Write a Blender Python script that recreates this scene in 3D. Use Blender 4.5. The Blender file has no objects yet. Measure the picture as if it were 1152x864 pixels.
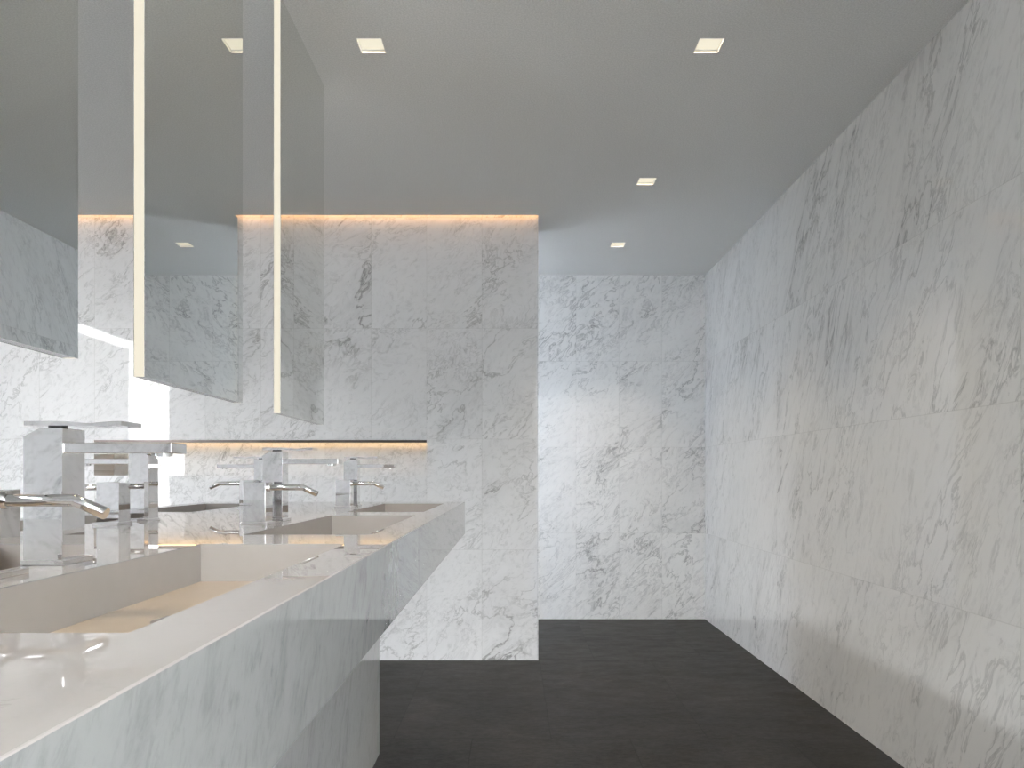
import bpy, bmesh, math
from mathutils import Vector, Matrix

SC = bpy.context.scene
COL = SC.collection

# ------------------------------------------------------------------ room numbers (metres)
EYE = 1.002
H = 2.4
XR, XL = 1.344, -3.883           # right and left wall faces
YB, YF = 5.149, -1.8           # back wall face, wall behind the viewer
YP, PT = 4.0, 0.235            # partition face and thickness
PX = 0.14                      # free edge of the partition
ZC, ZCB = 0.8995, 0.7755       # counter top and underside
CX0, CX1 = -1.1853, -0.1857    # counter sides
AX = (CX0 + CX1) / 2           # axis of the island
CY0, CY1 = -0.05, 2.88

# ------------------------------------------------------------------ node helper
class NT:
    def __init__(self, name):
        self.m = bpy.data.materials.new(name)
        self.m.use_nodes = True
        self.t = self.m.node_tree
        self.t.nodes.clear()
        self.out = self.t.nodes.new('ShaderNodeOutputMaterial')
    def n(self, typ, **kw):
        nd = self.t.nodes.new(typ)
        for k, v in kw.items():
            setattr(nd, k, v)
        return nd
    def put(self, sock, v):
        if isinstance(v, bpy.types.NodeSocket):
            self.t.links.new(v, sock)
        elif v is not None:
            sock.default_value = v
    def math(self, op, a, b=None, c=None, clamp=False):
        nd = self.n('ShaderNodeMath', operation=op)
        nd.use_clamp = clamp
        self.put(nd.inputs[0], a)
        if b is not None: self.put(nd.inputs[1], b)
        if c is not None: self.put(nd.inputs[2], c)
        return nd.outputs[0]
    def vmath(self, op, a, b=None, scale=None):
        nd = self.n('ShaderNodeVectorMath', operation=op)
        self.put(nd.inputs[0], a)
        if b is not None: self.put(nd.inputs[1], b)
        if scale is not None: self.put(nd.inputs['Scale'], scale)
        return nd.outputs[0]
    def xyz(self, x, y, z):
        nd = self.n('ShaderNodeCombineXYZ')
        for s, v in zip(nd.inputs, (x, y, z)): self.put(s, v)
        return nd.outputs[0]
    def noise(self, vec, scale, detail=4, rough=0.55, dist=0.0, color=False):
        nd = self.n('ShaderNodeTexNoise')
        self.put(nd.inputs['Vector'], vec)
        nd.inputs['Scale'].default_value = scale
        nd.inputs['Detail'].default_value = detail
        nd.inputs['Roughness'].default_value = rough
        nd.inputs['Distortion'].default_value = dist
        return nd.outputs['Color'] if color else nd.outputs['Fac']
    def ramp(self, v, a, b, c=0.0, d=1.0, smooth=True):
        nd = self.n('ShaderNodeMapRange')
        nd.interpolation_type = 'SMOOTHSTEP' if smooth else 'LINEAR'
        nd.clamp = True
        for s, x in zip(nd.inputs[:5], (v, a, b, c, d)): self.put(s, x)
        return nd.outputs[0]
    def mixc(self, f, a, b):
        nd = self.n('ShaderNodeMix', data_type='RGBA')
        self.put(nd.inputs[0], f)
        self.put(nd.inputs[6], a if isinstance(a, bpy.types.NodeSocket) else (*a, 1))
        self.put(nd.inputs[7], b if isinstance(b, bpy.types.NodeSocket) else (*b, 1))
        return nd.outputs[2]
    def bsdf(self, color, rough, metal=0.0, ior=1.5, spec=0.5):
        b = self.n('ShaderNodeBsdfPrincipled')
        self.put(b.inputs['Base Color'], color if isinstance(color, bpy.types.NodeSocket) else (*color, 1))
        self.put(b.inputs['Roughness'], rough)
        b.inputs['Metallic'].default_value = metal
        b.inputs['IOR'].default_value = ior
        b.inputs['Specular IOR Level'].default_value = spec
        self.t.links.new(b.outputs[0], self.out.inputs[0])
        return b

def plain(name, color, rough=0.5, metal=0.0, spec=0.5, var=0.0, scale=30):
    t = NT(name)
    c = color
    if var:
        p = t.n('ShaderNodeNewGeometry').outputs['Position']
        f = t.noise(p, scale, 5, 0.6)
        c = t.mixc(f, [x * (1 - var) for x in color], [min(1, x * (1 + var)) for x in color])
    t.bsdf(c, rough, metal, spec=spec)
    return t.m

def emitter(name, color, strength):
    t = NT(name)
    e = t.n('ShaderNodeEmission')
    e.inputs[0].default_value = (*color, 1)
    e.inputs[1].default_value = strength
    t.t.links.new(e.outputs[0], t.out.inputs[0])
    return t.m

def marble(name, axis, tw, th, u0=0.0, v0=0.0, rot=60.0, base=(.70, .70, .715), vein=(.30, .30, .30),
           seed=0.0, rough=0.0, stretch=0.5, amount=1.0, spec=0.5):
    """polished white veined stone laid in tiles: every tile is cut from another place of the slab"""
    t = NT(name)
    s = t.n('ShaderNodeSeparateXYZ')
    t.put(s.inputs[0], t.n('ShaderNodeNewGeometry').outputs['Position'])
    u, v = s.outputs[axis], s.outputs[2]
    tu = t.math('DIVIDE', t.math('SUBTRACT', u, u0), tw)
    tv = t.math('DIVIDE', t.math('SUBTRACT', v, v0), th)
    iu = t.math('FLOOR', tu); iv = t.math('FLOOR', tv)
    wn = t.n('ShaderNodeTexWhiteNoise', noise_dimensions='3D')
    t.put(wn.inputs['Vector'], t.xyz(iu, iv, seed))
    off = t.vmath('SCALE', wn.outputs['Color'], scale=9.0)
    p0 = t.vmath('ADD', t.xyz(u, v, 0.0), off)
    mp = t.n('ShaderNodeMapping')                      # turn the grain upright, then draw it out
    t.put(mp.inputs['Vector'], p0)
    mp.inputs['Rotation'].default_value = (0, 0, math.radians(90.0 - rot))
    p = t.vmath('MULTIPLY', mp.outputs[0], (1.0, stretch, 1.0))
    w = t.noise(p, 2.2, 4, 0.6, color=True)
    w = t.vmath('SCALE', t.vmath('SUBTRACT', w, (.5, .5, .5)), scale=0.35)
    q = t.vmath('ADD', p, w)
    a1 = t.math('ABSOLUTE', t.math('SUBTRACT', t.noise(q, 2.3, 9, 0.64), 0.5))
    v1 = t.ramp(a1, 0.0, 0.013, 1.0, 0.0, smooth=False)
    h1 = t.ramp(a1, 0.0, 0.10, 1.0, 0.0)
    m1 = t.ramp(t.noise(p, 1.9, 4, 0.55), 0.46, 0.72)
    a2 = t.math('ABSOLUTE', t.math('SUBTRACT', t.noise(t.vmath('ADD', q, (3.1, 7.7, 1.3)), 6.5, 8, 0.62), 0.5))
    v2 = t.ramp(a2, 0.0, 0.019, 1.0, 0.0, smooth=False)
    m2 = t.ramp(t.noise(t.vmath('ADD', p, (11.0, 2.0, 0.0)), 2.6, 4, 0.5), 0.40, 0.66)
    fine = t.noise(t.vmath('ADD', t.vmath('MULTIPLY', q, (1.0, 1.0, 1.0)), (5.0, 1.0, 0.0)), 42, 6, 0.7)
    cloud = t.noise(p, 3.4, 5, 0.6)
    a3 = t.math('ABSOLUTE', t.math('SUBTRACT', t.noise(t.vmath('ADD', q, (8.3, 4.1, 6.0)), 15, 7, 0.65), 0.5))
    v3 = t.math('MULTIPLY', t.ramp(a3, 0.0, 0.03, 1.0, 0.0), t.ramp(t.noise(t.vmath('ADD', p, (1.0, 22.0, 0.0)), 3.5, 4, 0.6), 0.44, 0.64, 0.0, 0.30))
    f = t.math('ADD', t.math('MULTIPLY', t.math('MULTIPLY', v1, m1), 0.70), v3)
    f = t.math('ADD', f, t.math('MULTIPLY', t.math('MULTIPLY', h1, m1), 0.14))
    f = t.math('ADD', f, t.math('MULTIPLY', t.math('MULTIPLY', v2, m2), 0.52))
    f = t.math('ADD', f, t.ramp(fine, 0.48, 0.80, 0.0, 0.34))
    f = t.math('ADD', f, t.ramp(cloud, 0.42, 0.75, 0.0, 0.09))
    f = t.math('MULTIPLY', f, amount, clamp=True)
    col = t.mixc(f, base, vein)
    # hair-line joints and a trace of tile to tile variation
    fu = t.math('FRACT', tu); fv = t.math('FRACT', tv)
    eu = t.math('MULTIPLY', t.math('MINIMUM', fu, t.math('SUBTRACT', 1.0, fu)), tw)
    ev = t.math('MULTIPLY', t.math('MINIMUM', fv, t.math('SUBTRACT', 1.0, fv)), th)
    e = t.ramp(t.math('MINIMUM', eu, ev), 0.0008, 0.0022, 0.20, 0.0)
    col = t.mixc(e, col, (.34, .33, .31))
    var = t.ramp(wn.outputs['Value'], 0.0, 1.0, 0.0, 0.05, smooth=False)
    col = t.mixc(var, col, (.55, .54, .53))
    t.bsdf(col, rough, spec=spec)
    return t.m

def counter_stone(name, base, dark, streak=True, rough=0.0, ior=1.5):
    t = NT(name)
    p = t.n('ShaderNodeNewGeometry').outputs['Position']
    mp = t.n('ShaderNodeMapping')
    t.put(mp.inputs['Vector'], p)
    q = mp.outputs[0]
    if streak:                                         # grain leans towards the far end
        mp.inputs['Rotation'].default_value = (math.radians(28), 0, 0)
        q = t.vmath('MULTIPLY', q, (1.0, 1.0, 0.42))
    if streak:
        a = t.noise(q, 20, 8, 0.68, 0.5)
        b = t.noise(q, 95, 6, 0.7, 0.3)
        c = t.noise(p, 3.0, 3, 0.5)
        f = t.math('ADD', t.ramp(a, 0.46, 0.80, 0.0, 0.62), t.ramp(b, 0.46, 0.82, 0.0, 0.50))
        f = t.math('MULTIPLY', f, t.ramp(c, 0.3, 0.7, 0.55, 1.15), clamp=True)
    else:
        d = t.math('ABSOLUTE', t.math('SUBTRACT', t.noise(q, 5.5, 8, 0.65, 0.4), 0.5))
        f = t.math('MULTIPLY', t.ramp(d, 0.0, 0.02, 1.0, 0.0), t.ramp(t.noise(p, 4.0, 3), 0.48, 0.66, 0.0, 0.55))
        f = t.math('ADD', f, t.ramp(t.noise(p, 60, 5, 0.7), 0.5, 0.8, 0.0, 0.14), clamp=True)
    col = t.mixc(f, base, dark)
    t.bsdf(col, rough, ior=ior)
    return t.m

def slate(name):
    t = NT(name)
    s = t.n('ShaderNodeSeparateXYZ')
    pos = t.n('ShaderNodeNewGeometry').outputs['Position']
    t.put(s.inputs[0], pos)
    x, y = s.outputs[0], s.outputs[1]
    tv = t.math('DIVIDE', t.math('SUBTRACT', y, 2.81 - 12.0), 1.2)
    iv = t.math('FLOOR', tv)
    odd = t.math('MODULO', iv, 2.0)                    # running bond
    tu = t.math('ADD', t.math('DIVIDE', t.math('SUBTRACT', x, 0.147 - 6.0), 0.6), t.math('MULTIPLY', t.math('SUBTRACT', 1.0, odd), 0.5))
    tu = t.math('ADD', tu, 0.5)
    iu = t.math('FLOOR', tu)
    fu = t.math('FRACT', tu); fv = t.math('FRACT', tv)
    wn = t.n('ShaderNodeTexWhiteNoise', noise_dimensions='3D')
    t.put(wn.inputs['Vector'], t.xyz(iu, iv, 4.0))
    p = t.vmath('ADD', pos, t.vmath('SCALE', wn.outputs['Color'], scale=6.0))
    mp = t.n('ShaderNodeMapping')
    t.put(mp.inputs['Vector'], p)
    mp.inputs['Scale'].default_value = (0.42, 1.0, 1.0)
    a = t.noise(mp.outputs[0], 16, 7, 0.66, 0.4)
    b = t.noise(mp.outputs[0], 75, 6, 0.85)
    c = t.noise(p, 2.2, 5, 0.6, 0.5)
    f = t.math('ADD', t.math('MULTIPLY', t.ramp(a, 0.32, 0.7), 0.36), t.math('MULTIPLY', t.ramp(b, 0.38, 0.64), 0.55))
    f = t.math('ADD', f, t.math('MULTIPLY', t.ramp(c, 0.34, 0.68), 0.34), clamp=True)
    col = t.mixc(f, (.002, .002, .0019), (.038, .0355, .0325))
    rust = t.ramp(t.noise(p, 2.6, 4, 0.6), 0.55, 0.8, 0.0, 0.45)
    col = t.mixc(rust, col, (.046, .037, .031))
    # a few pale hair veins
    d = t.math('ABSOLUTE', t.math('SUBTRACT', t.noise(t.vmath('ADD', p, (2.0, 9.0, 0.0)), 2.6, 7, 0.6), 0.5))
    pv = t.math('MULTIPLY', t.ramp(d, 0.0, 0.004, 1.0, 0.0), t.ramp(c, 0.50, 0.66, 0.0, 0.55))
    col = t.mixc(pv, col, (.10, .085, .07))
    eu = t.math('MULTIPLY', t.math('MINIMUM', fu, t.math('SUBTRACT', 1.0, fu)), 0.6)
    ev = t.math('MULTIPLY', t.math('MINIMUM', fv, t.math('SUBTRACT', 1.0, fv)), 1.2)
    e = t.ramp(t.math('MINIMUM', eu, ev), 0.0008, 0.003, 0.75, 0.0)
    col = t.mixc(e, col, (.006, .006, .006))
    r = t.ramp(a, 0.3, 0.75, 0.36, 0.5)
    t.bsdf(col, r, spec=0.08)
    return t.m

def glass(name, tint):
    t = NT(name)
    a = t.n('ShaderNodeBsdfTransparent'); a.inputs[0].default_value = (*tint, 1)
    b = t.n('ShaderNodeBsdfGlossy'); b.inputs['Roughness'].default_value = 0.0
    lw = t.n('ShaderNodeLayerWeight'); lw.inputs[0].default_value = 0.5
    fac = t.math('ADD', 0.035, t.math('MULTIPLY', t.math('POWER', lw.outputs['Facing'], 5.0), 0.9))
    mx = t.n('ShaderNodeMixShader')
    t.t.links.new(fac, mx.inputs[0])
    t.t.links.new(a.outputs[0], mx.inputs[1]); t.t.links.new(b.outputs[0], mx.inputs[2])
    t.t.links.new(mx.outputs[0], t.out.inputs[0])
    return t.m

def ceiling_paint(name):
    t = NT(name)
    p = t.n('ShaderNodeNewGeometry').outputs['Position']
    f = t.ramp(t.noise(p, 190, 3, 0.75), 0.3, 0.7)
    t.bsdf(t.mixc(f, (.74, .74, .72), (.90, .90, .88)), 0.75, spec=0.25)
    return t.m

MARBLE_BASE = (.855, .85, .84)
M = dict(
    wall_front=marble('marble partition', 0, 0.3, 0.6, 0.135, 0.0, 40.0, seed=1, stretch=0.55, spec=0.13, base=(.77, .77, .78), amount=1.25),
    wall_back=marble('marble back wall', 0, 0.3, 0.6, 0.144, 0.0, 45.0, seed=2.3, stretch=0.45, base=MARBLE_BASE, amount=1.25, spec=0.2),
    wall_side=marble('marble side wall', 1, 1.8, 0.6, 0.149, 0.0, 118.0, seed=5.2, stretch=0.34, base=MARBLE_BASE, amount=0.95),
    ceiling=ceiling_paint('grey ceiling paint'),
    floor=slate('dark slate tiles'),
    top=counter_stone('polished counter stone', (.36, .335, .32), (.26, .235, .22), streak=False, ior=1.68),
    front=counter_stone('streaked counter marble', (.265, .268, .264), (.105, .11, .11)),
    pedestal=counter_stone('grey pedestal marble', (.46, .463, .46), (.29, .295, .295)),
    basin=plain('taupe basin stone', (.285, .262, .245), 0.25, var=0.04),
    basin_floor_lit=plain('warm-lit basin floor', (.38, .315, .245), 0.22, var=0.03),  # cream tone is warm downlight painted into the floor colour
    chrome=plain('polished chrome', (.74, .735, .735), 0.025, 1.0),
    black=plain('black pivot rubber', (.012, .012, .012), 0.4),
    mirror=plain('silvered mirror', (.83, .84, .82), 0.0, 1.0),
    mframe=plain('mirror edge aluminium', (.45, .45, .45), 0.25, 1.0),
    led=emitter('warm white light strip', (1.0, .93, .76), 0.93),
    lens=emitter('downlight lens', (1.0, .93, .74), 0.93),
    cove=emitter('amber cove strip', (1.0, .52, .20), 11.0),
    niche=emitter('amber niche strip', (1.0, .64, .28), 7.0),
    trim=plain('dark bronze trim', (.05, .04, .038), 0.35, 0.6),
    white=plain('white downlight trim', (.72, .72, .70), 0.4),
    alu=plain('window aluminium', (.50, .51, .52), 0.35, 0.8),
    pane=glass('clear window glass', (.97, .97, .965)),
    dim_pane=glass('grey dimming glass', (.47, .47, .475)),  # dark tint for the added pane, cuts the daylight
    blue_pane=glass('blue light-filter glass', (.62, .65, .69)),  # tint invented to cool and dim the daylight behind the partition
    bounce_render=plain('white bounce render', (.74, .735, .72), 0.8, var=0.04),  # kept white so the added outside walls bounce light indoors
    render=plain('grey exterior render', (.11, .11, .11), 0.8, var=0.05),
    paving=plain('pale terrace paving', (.76, .75, .73), 0.8, var=0.08, scale=4),
)

# ------------------------------------------------------------------ mesh helpers
def link(name, bm, mats, parent=None, kind=None, smooth=False, loc=None):
    bmesh.ops.recalc_face_normals(bm, faces=bm.faces[:])
    me = bpy.data.meshes.new(name)
    bm.to_mesh(me); bm.free()
    for m in (mats if isinstance(mats, (list, tuple)) else [mats]):
        me.materials.append(m)
    if smooth:
        for p in me.polygons: p.use_smooth = True
    o = bpy.data.objects.new(name, me)
    COL.objects.link(o)
    if parent is not None: o.parent = parent
    if kind: o['kind'] = kind
    if loc is not None: o.location = loc
    return o

def add_box(bm, x0, x1, y0, y1, z0, z1, bevel=0.0, seg=2, mi=0):
    r = bmesh.ops.create_cube(bm, size=1.0)
    vs = r['verts']
    bmesh.ops.scale(bm, vec=(x1 - x0, y1 - y0, z1 - z0), verts=vs)
    bmesh.ops.translate(bm, vec=((x0 + x1) / 2, (y0 + y1) / 2, (z0 + z1) / 2), verts=vs)
    fs = set(f for v in vs for f in v.link_faces)
    for f in fs: f.material_index = mi
    if bevel:
        es = list(set(e for v in vs for e in v.link_edges))
        bmesh.ops.bevel(bm, geom=es, offset=bevel, segments=seg, profile=0.5, affect='EDGES')
    return bm

def box(*a, **k):
    return add_box(bmesh.new(), *a, **k)

def prism(bm, pts, y0, y1):
    """closed profile in x-z swept along y"""
    a = [bm.verts.new((x, y0, z)) for x, z in pts]
    b = [bm.verts.new((x, y1, z)) for x, z in pts]
    n = len(pts)
    bm.faces.new(a); bm.faces.new(b[::-1])
    for i in range(n):
        bm.faces.new((a[i], b[i], b[(i + 1) % n], a[(i + 1) % n]))
    return bm

def plate(u0, u1, v0, v1, holes, w0, w1, axes):
    """slab with rectangular openings, u-v in the plane and w through it; axes = which of x,y,z each is"""
    us = sorted({u0, u1, *[max(u0, min(u1, h[i])) for h in holes for i in (0, 1)]})
    vs = sorted({v0, v1, *[max(v0, min(v1, h[i])) for h in holes for i in (2, 3)]})
    bm = bmesh.new()
    def P(u, v, w):
        c = [0, 0, 0]; c[axes[0]] = u; c[axes[1]] = v; c[axes[2]] = w
        return c
    g = {}
    def vert(i, j):
        if (i, j) not in g: g[i, j] = bm.verts.new(P(us[i], vs[j], w0))
        return g[i, j]
    for i in range(len(us) - 1):
        for j in range(len(vs) - 1):
            cu, cv = (us[i] + us[i + 1]) / 2, (vs[j] + vs[j + 1]) / 2
            if any(h[0] < cu < h[1] and h[2] < cv < h[3] for h in holes): continue
            bm.faces.new((vert(i, j), vert(i + 1, j), vert(i + 1, j + 1), vert(i, j + 1)))
    r = bmesh.ops.extrude_face_region(bm, geom=bm.faces[:])
    d = [0, 0, 0]; d[axes[2]] = w1 - w0
    bmesh.ops.translate(bm, vec=d, verts=[e for e in r['geom'] if isinstance(e, bmesh.types.BMVert)])
    bmesh.ops.dissolve_limit(bm, angle_limit=0.01, verts=bm.verts[:], edges=bm.edges[:])
    bmesh.ops.recalc_face_normals(bm, faces=bm.faces[:])
    return bm

def tube(bm, path, r, seg=20, cap=True):
    """round bar along a path, mitred at each bend"""
    rings = []
    pts = [Vector(p) for p in path]
    for i, p in enumerate(pts):
        d0 = (p - pts[i - 1]).normalized() if i else (pts[1] - p).normalized()
        d1 = (pts[i + 1] - p).normalized() if i < len(pts) - 1 else d0
        t = (d0 + d1).normalized()
        side = Vector((0, 1, 0))
        up = t.cross(side).normalized()
        k = 1 / max(0.3, t.dot(d0))
        rings.append([bm.verts.new(p + side * (r * math.cos(a)) + up * (r * k * math.sin(a)))
                      for a in [2 * math.pi * q / seg for q in range(seg)]])
    for a, b in zip(rings, rings[1:]):
        for q in range(seg):
            bm.faces.new((a[q], a[(q + 1) % seg], b[(q + 1) % seg], b[q]))
    if cap:
        bm.faces.new(rings[0]); bm.faces.new(rings[-1][::-1])
    return bm

def cyl(bm, c, r, h, seg=32):
    r_ = bmesh.ops.create_cone(bm, cap_ends=True, segments=seg, radius1=r, radius2=r, depth=h)
    bmesh.ops.translate(bm, vec=c, verts=r_['verts'])
    return bm

def thing(name, loc, label, cat, group=None, rz=0.0):
    o = bpy.data.objects.new(name, None)
    o.empty_display_size = 0.05
    COL.objects.link(o)
    o.location = loc; o.rotation_euler = (0, 0, rz)
    o['label'] = label; o['category'] = cat
    if group: o['group'] = group
    return o

def dup(root, loc, label, rz=0.0):
    r = root.copy(); COL.objects.link(r)
    r.location = loc; r.rotation_euler = (0, 0, rz); r['label'] = label
    for ch in list(root.children):
        c = ch.copy(); COL.objects.link(c); c.parent = r
        for g in list(ch.children):
            d = g.copy(); COL.objects.link(d); d.parent = c
    return r

# ------------------------------------------------------------------ the room shell
S = 'structure'
link('floor', box(XL - .3, XR + .2, YF - .2, YB + .2, -0.15, 0.0), M['floor'], kind=S)

LIGHTS = [(-0.459, 2.40), (0.639, 2.40), (0.637, 3.507), (0.637, 4.47), (-0.459, 0.98)]
LW = 0.042
holes = [(x - LW, x + LW, y - LW, y + LW) for x, y in LIGHTS]
holes.append((XL, PX, YP - 0.04, YP + 0.003))                    # the light slot in front of the partition
bm = plate(XL, XR + .2, YF - .2, YB + .2, holes, H, H + 0.07, (0, 1, 2))
add_box(bm, XL, XR + .2, YF - .2, YB + .2, H + 0.0702, H + 0.2)
link('ceiling', bm, M['ceiling'], kind=S)

SIDEW = (-1.75, -0.45, 0.10, 2.30)                               # daylight opening beside the viewer
link('wall_right', plate(YF - .2, YB + .2, 0.0, H, [SIDEW], XR, XR + .2, (1, 2, 0)), M['wall_side'], kind=S)
FRONTW = (0.25, 1.30, 0.0, 2.34)
link('wall_front', plate(XL - .3, XR, 0.0, H, [FRONTW], YF, YF - .2, (0, 2, 1)), M['wall_front'], kind=S)

# left wall: glazed from floor to ceiling, ending short of the partition
GL = (-0.45, 2.36, 0.0, H)
bm = box(XL - .04, XL, YF, GL[0], 0.0, H)
add_box(bm, XL - .04, XL, GL[1], YP, 0.0, H)  # solid stretch put in to keep window light off the partition
link('wall_left', bm, M['wall_side'], kind=S)

# back wall, with the daylight opening that hides behind the partition
BACKW = (-2.5, -1.25, 0.0, 2.25)
bm = plate(XL - .3, XR, 0.0, H, [BACKW], YB, YB + .2, (0, 2, 1))
link('wall_back', bm, M['wall_back'], kind=S)
link('wall_side', box(XL - .3, XL, YP + PT, YB, 0, H), M['wall_side'], kind=S)

# partition: a slab with a niche
NX0, NX1, NZ0, NZ1 = -2.268, -0.465, 1.002, 1.195
bm = plate(XL, PX, 0.0, H + 0.068, [(NX0, NX1, NZ0, NZ1)], YP, YP + 0.197, (0, 2, 1))
add_box(bm, XL, PX, YP + 0.1972, YP + PT, 0.0, H - 0.001)
link('wall_partition', bm, M['wall_front'], kind=S)
bm = bmesh.new()
add_box(bm, NX0, NX1, YP + 0.0, YP + 0.010, NZ1 - 0.014, NZ1, 0.0)
add_box(bm, NX0, NX1, YP + 0.010, YP + 0.19, NZ1 - 0.003, NZ1, 0.0)
nt = link('trim_1', bm, M['trim'], kind=S)
link('light_strip', box(NX0 + .02, NX1 - .005, YP + 0.172, YP + 0.186, NZ1 - 0.0052, NZ1 - 0.0032), M['niche'], nt)
ct = link('trim_2', box(XL + .01, PX - 0.002, YP - 0.038, YP - 0.004, H + 0.062, H + 0.0695), M['white'], kind=S)
link('light_strip', box(XL + .01, PX - 0.004, YP - 0.024, YP - 0.008, H + 0.057, H + 0.062), M['cove'], ct)

# windows (they stand in the left wall and the back wall)
def window(name, axes, u0, u1, z0, z1, w, bars, glassmat, pane):
    """aluminium frame with mullions and one pane per window"""
    f = 0.022
    cells = []
    n = bars
    for i in range(n):
        a = u0 + (u1 - u0) * i / n; b = u0 + (u1 - u0) * (i + 1) / n
        cells.append((a + f / 2 if i else a + f, b - f / 2 if i < n - 1 else b - f, z0 + f, z1 - f))
    fr = link(name, plate(u0, u1, z0, z1, cells, w - .019, w + .019, axes), M['alu'], kind=S)
    link('glass_pane', plate(*pane, [], w - .004, w + .004, axes), glassmat, fr)
    return fr
win = window('window_1', (1, 2, 0), GL[0], GL[1], GL[2], GL[3], XL - .02, 1, M['pane'], (GL[0] + .02, GL[1] - .02, .02, GL[3] - .02))
window('window_4', (1, 2, 0), *SIDEW, XR + .12, 1, M['pane'], (SIDEW[0] + .02, SIDEW[1] - .02, SIDEW[2] + .02, SIDEW[3] - .02))
# extra grey pane, added to dim the window light on the partition
link('dimming_pane', box(XL - .046, XL - .041, 0.75, GL[1] - .02, .004, 2.285), M['dim_pane'], win)
window('window_2', (0, 2, 1), BACKW[0], BACKW[1], BACKW[2], BACKW[3], YB + .12, 2, M['blue_pane'], (BACKW[0] + .04, BACKW[1] - .04, .04, BACKW[3] - .04))

window('window_3', (0, 2, 1), *FRONTW, YF - .12, 1, M['pane'], (FRONTW[0] + .02, FRONTW[1] - .02, .02, FRONTW[3] - .02))
# outside: terrace and the boundary wall that shades the long window
link('ground_terrace', box(-14, XL - .3, -16, 12, -0.2, -0.05), M['paving'], kind=S)
link('ground_court', box(XL - .3, 8, YB + .2, 12, -0.2, -0.05), M['paving'], kind=S)
link('ground_front', box(XL - .3, 8, -16, YF - .2, -0.2, -0.05), M['paving'], kind=S)
link('ground_front', box(XL - .3, 8, -16, YF - .2, -0.2, -0.05), M['paving'], kind=S)
link('wall_sky_screen', box(-4.5, 4.3, -4.7, -4.5, -0.05, 2.75), M['bounce_render'], kind=S)  # added outside: hides sky from reflections, bounces light in
link('wall_light_screen', box(4.3, 4.5, -4.7, 4.5, -0.05, 5.2), M['bounce_render'], kind=S)  # added tall screen, keeps direct sky light off the counter
link('ground_side', box(XR + .2, 8, YF - .2, YB + .2, -0.2, -0.05), M['paving'], kind=S)
link('wall_exterior', box(-5.7, -5.5, -2.58, 9, -0.05, 2.817), M['render'], kind=S)

# ------------------------------------------------------------------ vanity island
van = thing('vanity_island', (AX, (CY0 + CY1) / 2, 0.0), 'long double-sided marble washbasin counter on a recessed pedestal over dark floor', 'vanity counter')
O = Vector(van.location)
def rel(bm):
    bmesh.ops.translate(bm, vec=-O, verts=bm.verts[:]); return bm
BX0, BX1 = -0.467, -0.250
BY = [(0.4806, 1.105), (1.279, 1.904), (2.075, 2.700)]
bh = []
for y0, y1 in BY:
    bh.append((BX0, BX1, y0, y1))
    bh.append((2 * AX - BX1, 2 * AX - BX0, y0, y1))
bm = plate(CX0, CX1, CY0, CY1, bh, ZC, ZCB, (0, 1, 2))
outer = []
for e in bm.edges:
    a, b = e.verts
    if all(abs(v.co.z - ZC) < 1e-5 and (abs(v.co.x - CX0) < 1e-5 or abs(v.co.x - CX1) < 1e-5 or abs(v.co.y - CY0) < 1e-5 or abs(v.co.y - CY1) < 1e-5) for v in (a, b)) and len(e.link_faces) == 2:
        outer.append(e)
bmesh.ops.bevel(bm, geom=outer, offset=0.0012, segments=2, profile=0.5, affect='EDGES')
bm.normal_update()
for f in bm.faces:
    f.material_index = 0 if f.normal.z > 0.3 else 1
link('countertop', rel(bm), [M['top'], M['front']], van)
BD = 0.056
for x0, x1, y0, y1 in bh:
    bm = bmesh.new()
    z0 = ZC - BD; t = 0.0006
    vs = [bm.verts.new(c) for c in ((x0 + t, y0 + t, ZC - .0008), (x1 - t, y0 + t, ZC - .0008), (x1 - t, y1 - t, ZC - .0008), (x0 + t, y1 - t, ZC - .0008),
                                    (x0 + t, y0 + t, z0), (x1 - t, y0 + t, z0), (x1 - t, y1 - t, z0), (x0 + t, y1 - t, z0))]
    for q in ((0, 1, 5, 4), (1, 2, 6, 5), (2, 3, 7, 6), (3, 0, 4, 7)):
        bm.faces.new([vs[i] for i in q])
    f = bm.faces.new([vs[i] for i in (4, 5, 6, 7)]); f.material_index = 1
    b = link('basin', rel(bm), [M['basin'], M['basin_floor_lit']], van)
    cx, cy = (x0 + x1) / 2, (y0 + y1) / 2
    d = bmesh.new()
    cyl(d, (cx, cy, z0 + .0015), 0.028, 0.003)
    cyl(d, (cx, cy, z0 + .0035), 0.020, 0.004)
    link('drain', rel(d), M['chrome'], b)
bm = box(2 * AX + 0.4786, -0.4786, 0.20, 2.657, 0.0, ZCB - 0.0005, 0.001)
link('pedestal', rel(bm), M['pedestal'], van)

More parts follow.
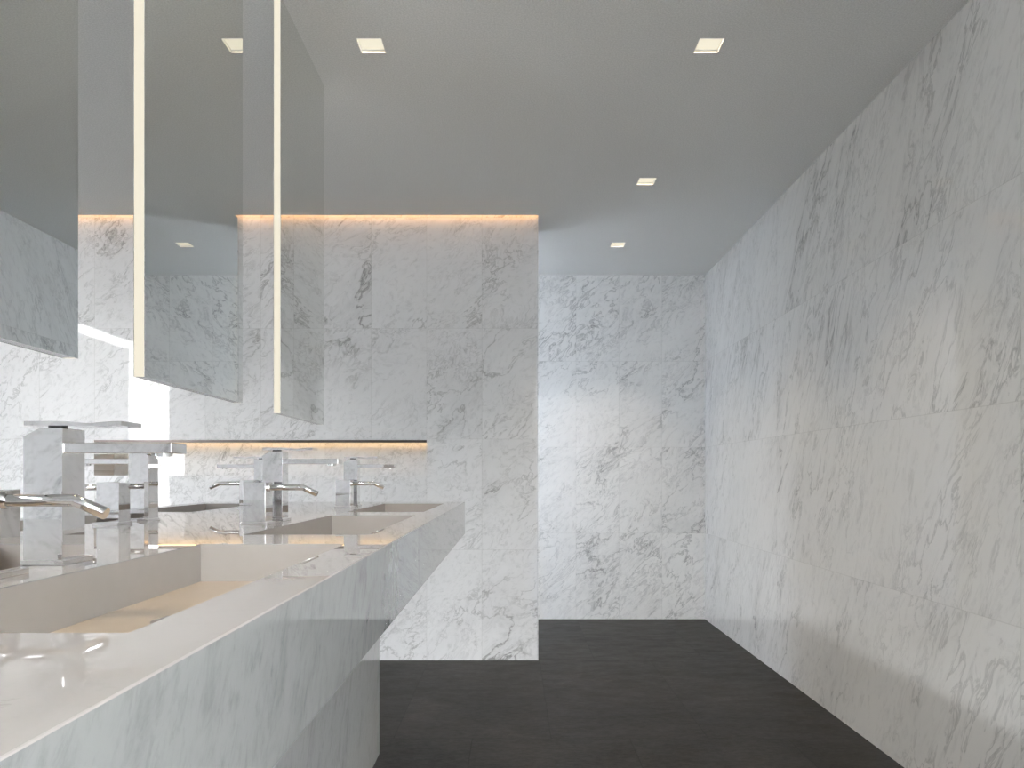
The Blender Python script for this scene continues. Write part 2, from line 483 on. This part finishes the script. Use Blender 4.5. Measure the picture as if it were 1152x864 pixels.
# ------------------------------------------------------------------ faucets
def faucet(loc, label):
    t = thing('basin_faucet', loc, label, 'faucet', 'square chrome faucets on the island')
    w = 0.0225
    bm = prism(bmesh.new(), [(-w, 0.004), (w, 0.004), (w, .1569), (-.0045, .1569), (-w, .1472)], -w, w)
    bmesh.ops.bevel(bm, geom=bm.edges[:], offset=0.0006, segments=2, profile=0.5, affect='EDGES')
    link('body', bm, M['chrome'], t)
    link('base_plate', box(-.0255, .0255, -.0255, .0345, 0.0, 0.006, .0006), M['chrome'], t)
    bm = box(w - .006, .1465, -.0205, .0185, .1281, .1400, .0008)
    sp = link('spout', bm, M['chrome'], t)
    d = bmesh.new()
    cyl(d, (.128, -.001, .1268), 0.0105, 0.0028)
    cyl(d, (.128, -.001, .1255), 0.0085, 0.002)
    link('aerator', d, M['chrome'], sp)
    d = bmesh.new()
    cyl(d, (0.004, 0, .1585), 0.010, 0.004)
    link('pivot', d, M['black'], t)
    # lever: thin tongue with a finger scoop in its top
    n = 28
    top, bot = [], []
    for i in range(n + 1):
        s = i / n
        x = -.0215 + s * .1115
        dip = 0.0024 * math.exp(-((s - .66) / .16) ** 2)
        top.append((x, .1648 - dip)); bot.append((x, .1597 - 0.35 * dip))
    bm = prism(bmesh.new(), top + bot[::-1], -w, w)
    link('lever', bm, M['chrome'], t)
    return t

def dispenser(loc, label):
    t = thing('soap_dispenser', loc, label, 'soap dispenser', 'short chrome dispensers with bent tubes')
    w = 0.0232
    link('body', box(-w, w, -w, w, 0.004, .0882, .0006), M['chrome'], t)
    link('base_plate', box(-.0262, .0262, -.0262, .0330, 0.0, 0.006, .0006), M['chrome'], t)
    bm = tube(bmesh.new(), [(w - .002, 0, .0775), (.094, 0, .0775), (.1245, 0, .0640)], 0.0062, 24)
    sp = link('spout', bm, M['chrome'], t)
    for p in sp.data.polygons: p.use_smooth = len(p.vertices) == 4
    d = tube(bmesh.new(), [(w - .001, 0, .0775), (w + .004, 0, .0775)], 0.0085, 24)
    link('collar', d, M['chrome'], sp)
    return t

FX = -0.5365
OX = 2 * AX - FX
FY = [0.865, 1.6695, 2.4675]
f0 = faucet((FX, FY[0], ZC), 'nearest and largest square chrome faucet, over the closest basin')
dup(f0, (FX, FY[1], ZC), 'square chrome faucet over the middle basin, spout pointing to the aisle')
dup(f0, (FX, FY[2], ZC), 'smallest chrome faucet, spout to the aisle, over the basin by the far counter end')
dup(f0, (OX, FY[1], ZC), 'chrome faucet with spout turned away from aisle, seen just behind the largest faucet', math.pi)
dup(f0, (OX, FY[2], ZC), 'chrome faucet with spout turned away from aisle, beside the middle aisle faucet', math.pi)
DX = -0.534
DO = 2 * AX - DX
DY = [0.7432, 1.5482, 2.3465]
d0 = dispenser((DX, DY[0], ZC), 'short chrome dispenser cut by the left picture edge, bent tube crossing the largest faucet')
dup(d0, (DX, DY[1], ZC), 'short chrome dispenser with bent tube to the aisle, in front of the middle faucet')
dup(d0, (DX, DY[2], ZC), 'farthest short chrome dispenser with bent tube to the aisle, before the smallest faucet')
dup(d0, (DO, DY[1], ZC), 'short chrome dispenser turned away from the aisle, just behind the largest faucet', math.pi)
dup(d0, (DO, DY[2], ZC), 'short dispenser turned away from the aisle, its bent tube left of the middle faucet', math.pi)

# ------------------------------------------------------------------ hanging mirrors
MX = -0.675; MT = 0.0212; MZ = 1.183
def hang_mirror(y0, y1, label):
    t = thing('mirror', (MX - MT / 2, (y0 + y1) / 2, MZ), label, 'mirror', 'tall mirrors hanging over the island')
    l = (y1 - y0) / 2; hh = H - MZ
    e = 0.0025
    link('glass', box(MT / 2 - .0012, MT / 2, -l, l, .0005, hh - .0005), M['mirror'], t)
    link('rear_glass', box(-MT / 2, -MT / 2 + .0012, -l, l, .0005, hh - .0005), M['mirror'], t)
    link('frame', box(-MT / 2 + .0013, MT / 2 - .0013, -l + .006, l - .006, .001, hh), M['mframe'], t)
    for s in (-1, 1):
        link('light_strip', box(-MT / 2 + .0013, MT / 2 - .0013, *sorted((s * (l - .0055), s * (l - .0003))), .001, hh - .0002), M['led'], t)
    return t
hang_mirror(0.650, 1.147, 'tall frameless mirror at the left picture edge, hung nearest over the counter')
hang_mirror(1.355, 1.846, 'middle tall mirror, edged by the widest glowing strip, reflecting a small ceiling light')
hang_mirror(2.150, 2.643, 'farthest tall mirror over the counter, reflecting the pale partition, with thin glowing edge')

# ------------------------------------------------------------------ recessed downlights
def downlight(x, y, label):
    t = thing('ceiling_light', (x, y, H), label, 'ceiling light', 'square recessed downlights')
    r = LW - .0005
    link('frame', plate(-r, r, -r, r, [(-r + .002, r - .002, -r + .002, r - .002)], 0.0, 0.03, (0, 1, 2)), M['white'], t)
    link('diffuser', box(-r + .0025, r - .0025, -r + .0025, r - .0025, 0.0105, 0.0140), M['lens'], t)
    L = bpy.data.lights.new('lamp', 'AREA')
    L.shape = 'SQUARE'; L.size = 0.07; L.energy = LAMP_W; L.color = (1.0, .80, .55); L.spread = math.radians(85)
    o = bpy.data.objects.new('lamp', L); COL.objects.link(o)
    o.parent = t; o.location = (0, 0, .0098)
    return t
LAMP_W = 2.7
downlight(*LIGHTS[0], 'square recessed ceiling light beside the farthest hanging mirror')
downlight(*LIGHTS[1], 'largest square ceiling light above the open aisle, near the top of the right wall')
downlight(*LIGHTS[2], 'square ceiling light second in the aisle row, just before the partition line')
downlight(*LIGHTS[3], 'smallest square ceiling light, in the recess before the back wall')
downlight(*LIGHTS[4], 'square ceiling light straight above the closest basin, beyond the picture top')

# ------------------------------------------------------------------ sky, camera
w = bpy.data.worlds.new('sky'); SC.world = w; w.use_nodes = True
nt_ = w.node_tree; nt_.nodes.clear()
bg = nt_.nodes.new('ShaderNodeBackground'); wo = nt_.nodes.new('ShaderNodeOutputWorld')
tc = nt_.nodes.new('ShaderNodeTexCoord'); sx = nt_.nodes.new('ShaderNodeSeparateXYZ')
cr = nt_.nodes.new('ShaderNodeValToRGB')
nt_.links.new(tc.outputs['Generated'], sx.inputs[0]); nt_.links.new(sx.outputs[2], cr.inputs[0])
cr.color_ramp.elements[0].position = 0.0; cr.color_ramp.elements[0].color = (1.0, .99, .97, 1)
cr.color_ramp.elements[1].position = 0.7; cr.color_ramp.elements[1].color = (.86, .92, 1.0, 1)
nt_.links.new(cr.outputs[0], bg.inputs[0]); nt_.links.new(bg.outputs[0], wo.inputs[0])
bg.inputs[1].default_value = 80.0

# portals emit nothing themselves: they only tell the renderer which openings the sky is seen through
def portal(loc, w_, h_, into):
    L = bpy.data.lights.new('window_portal', 'AREA')
    L.shape = 'RECTANGLE'; L.size = w_; L.size_y = h_
    L.cycles.is_portal = True
    o = bpy.data.objects.new('window_portal', L); COL.objects.link(o)
    o.location = loc
    o.rotation_euler = Vector(into).to_track_quat('-Z', 'Y').to_euler()
portal((XL - .05, (GL[0] + GL[1]) / 2, H / 2), GL[1] - GL[0], H, (1, 0, 0))
portal(((BACKW[0] + BACKW[1]) / 2, YB + .21, BACKW[3] / 2), BACKW[1] - BACKW[0], BACKW[3], (0, -1, 0))
portal((XR + .21, (SIDEW[0] + SIDEW[1]) / 2, (SIDEW[2] + SIDEW[3]) / 2), SIDEW[1] - SIDEW[0], SIDEW[3] - SIDEW[2], (-1, 0, 0))
portal(((FRONTW[0] + FRONTW[1]) / 2, YF - .21, FRONTW[3] / 2), FRONTW[1] - FRONTW[0], FRONTW[3], (0, 1, 0))

cam = bpy.data.cameras.new('camera')
co = bpy.data.objects.new('camera', cam); COL.objects.link(co)
co.location = (0, 0, EYE); co.rotation_euler = (math.pi / 2, 0, 0)
cam.sensor_width = 36.0; cam.lens = 830 / 1152 * 36
cam.shift_x = -0.0004; cam.shift_y = 103 / 1152
cam.clip_start = 0.02
SC.camera = co

SC.view_settings.view_transform = 'Standard'
SC.view_settings.look = 'None'
SC.view_settings.gamma = 1.0
SC.view_settings.use_curve_mapping = False
SC.view_settings.exposure = 0.0
SC.cycles.use_denoising = True
SC.cycles.caustics_reflective = True
SC.cycles.blur_glossy = 0.6
SC.cycles.sample_clamp_indirect = 12.0
SC.cycles.caustics_refractive = False
SC.cycles.max_bounces = 14
SC.cycles.diffuse_bounces = 8
SC.cycles.glossy_bounces = 8
SC.cycles.transparent_max_bounces = 16
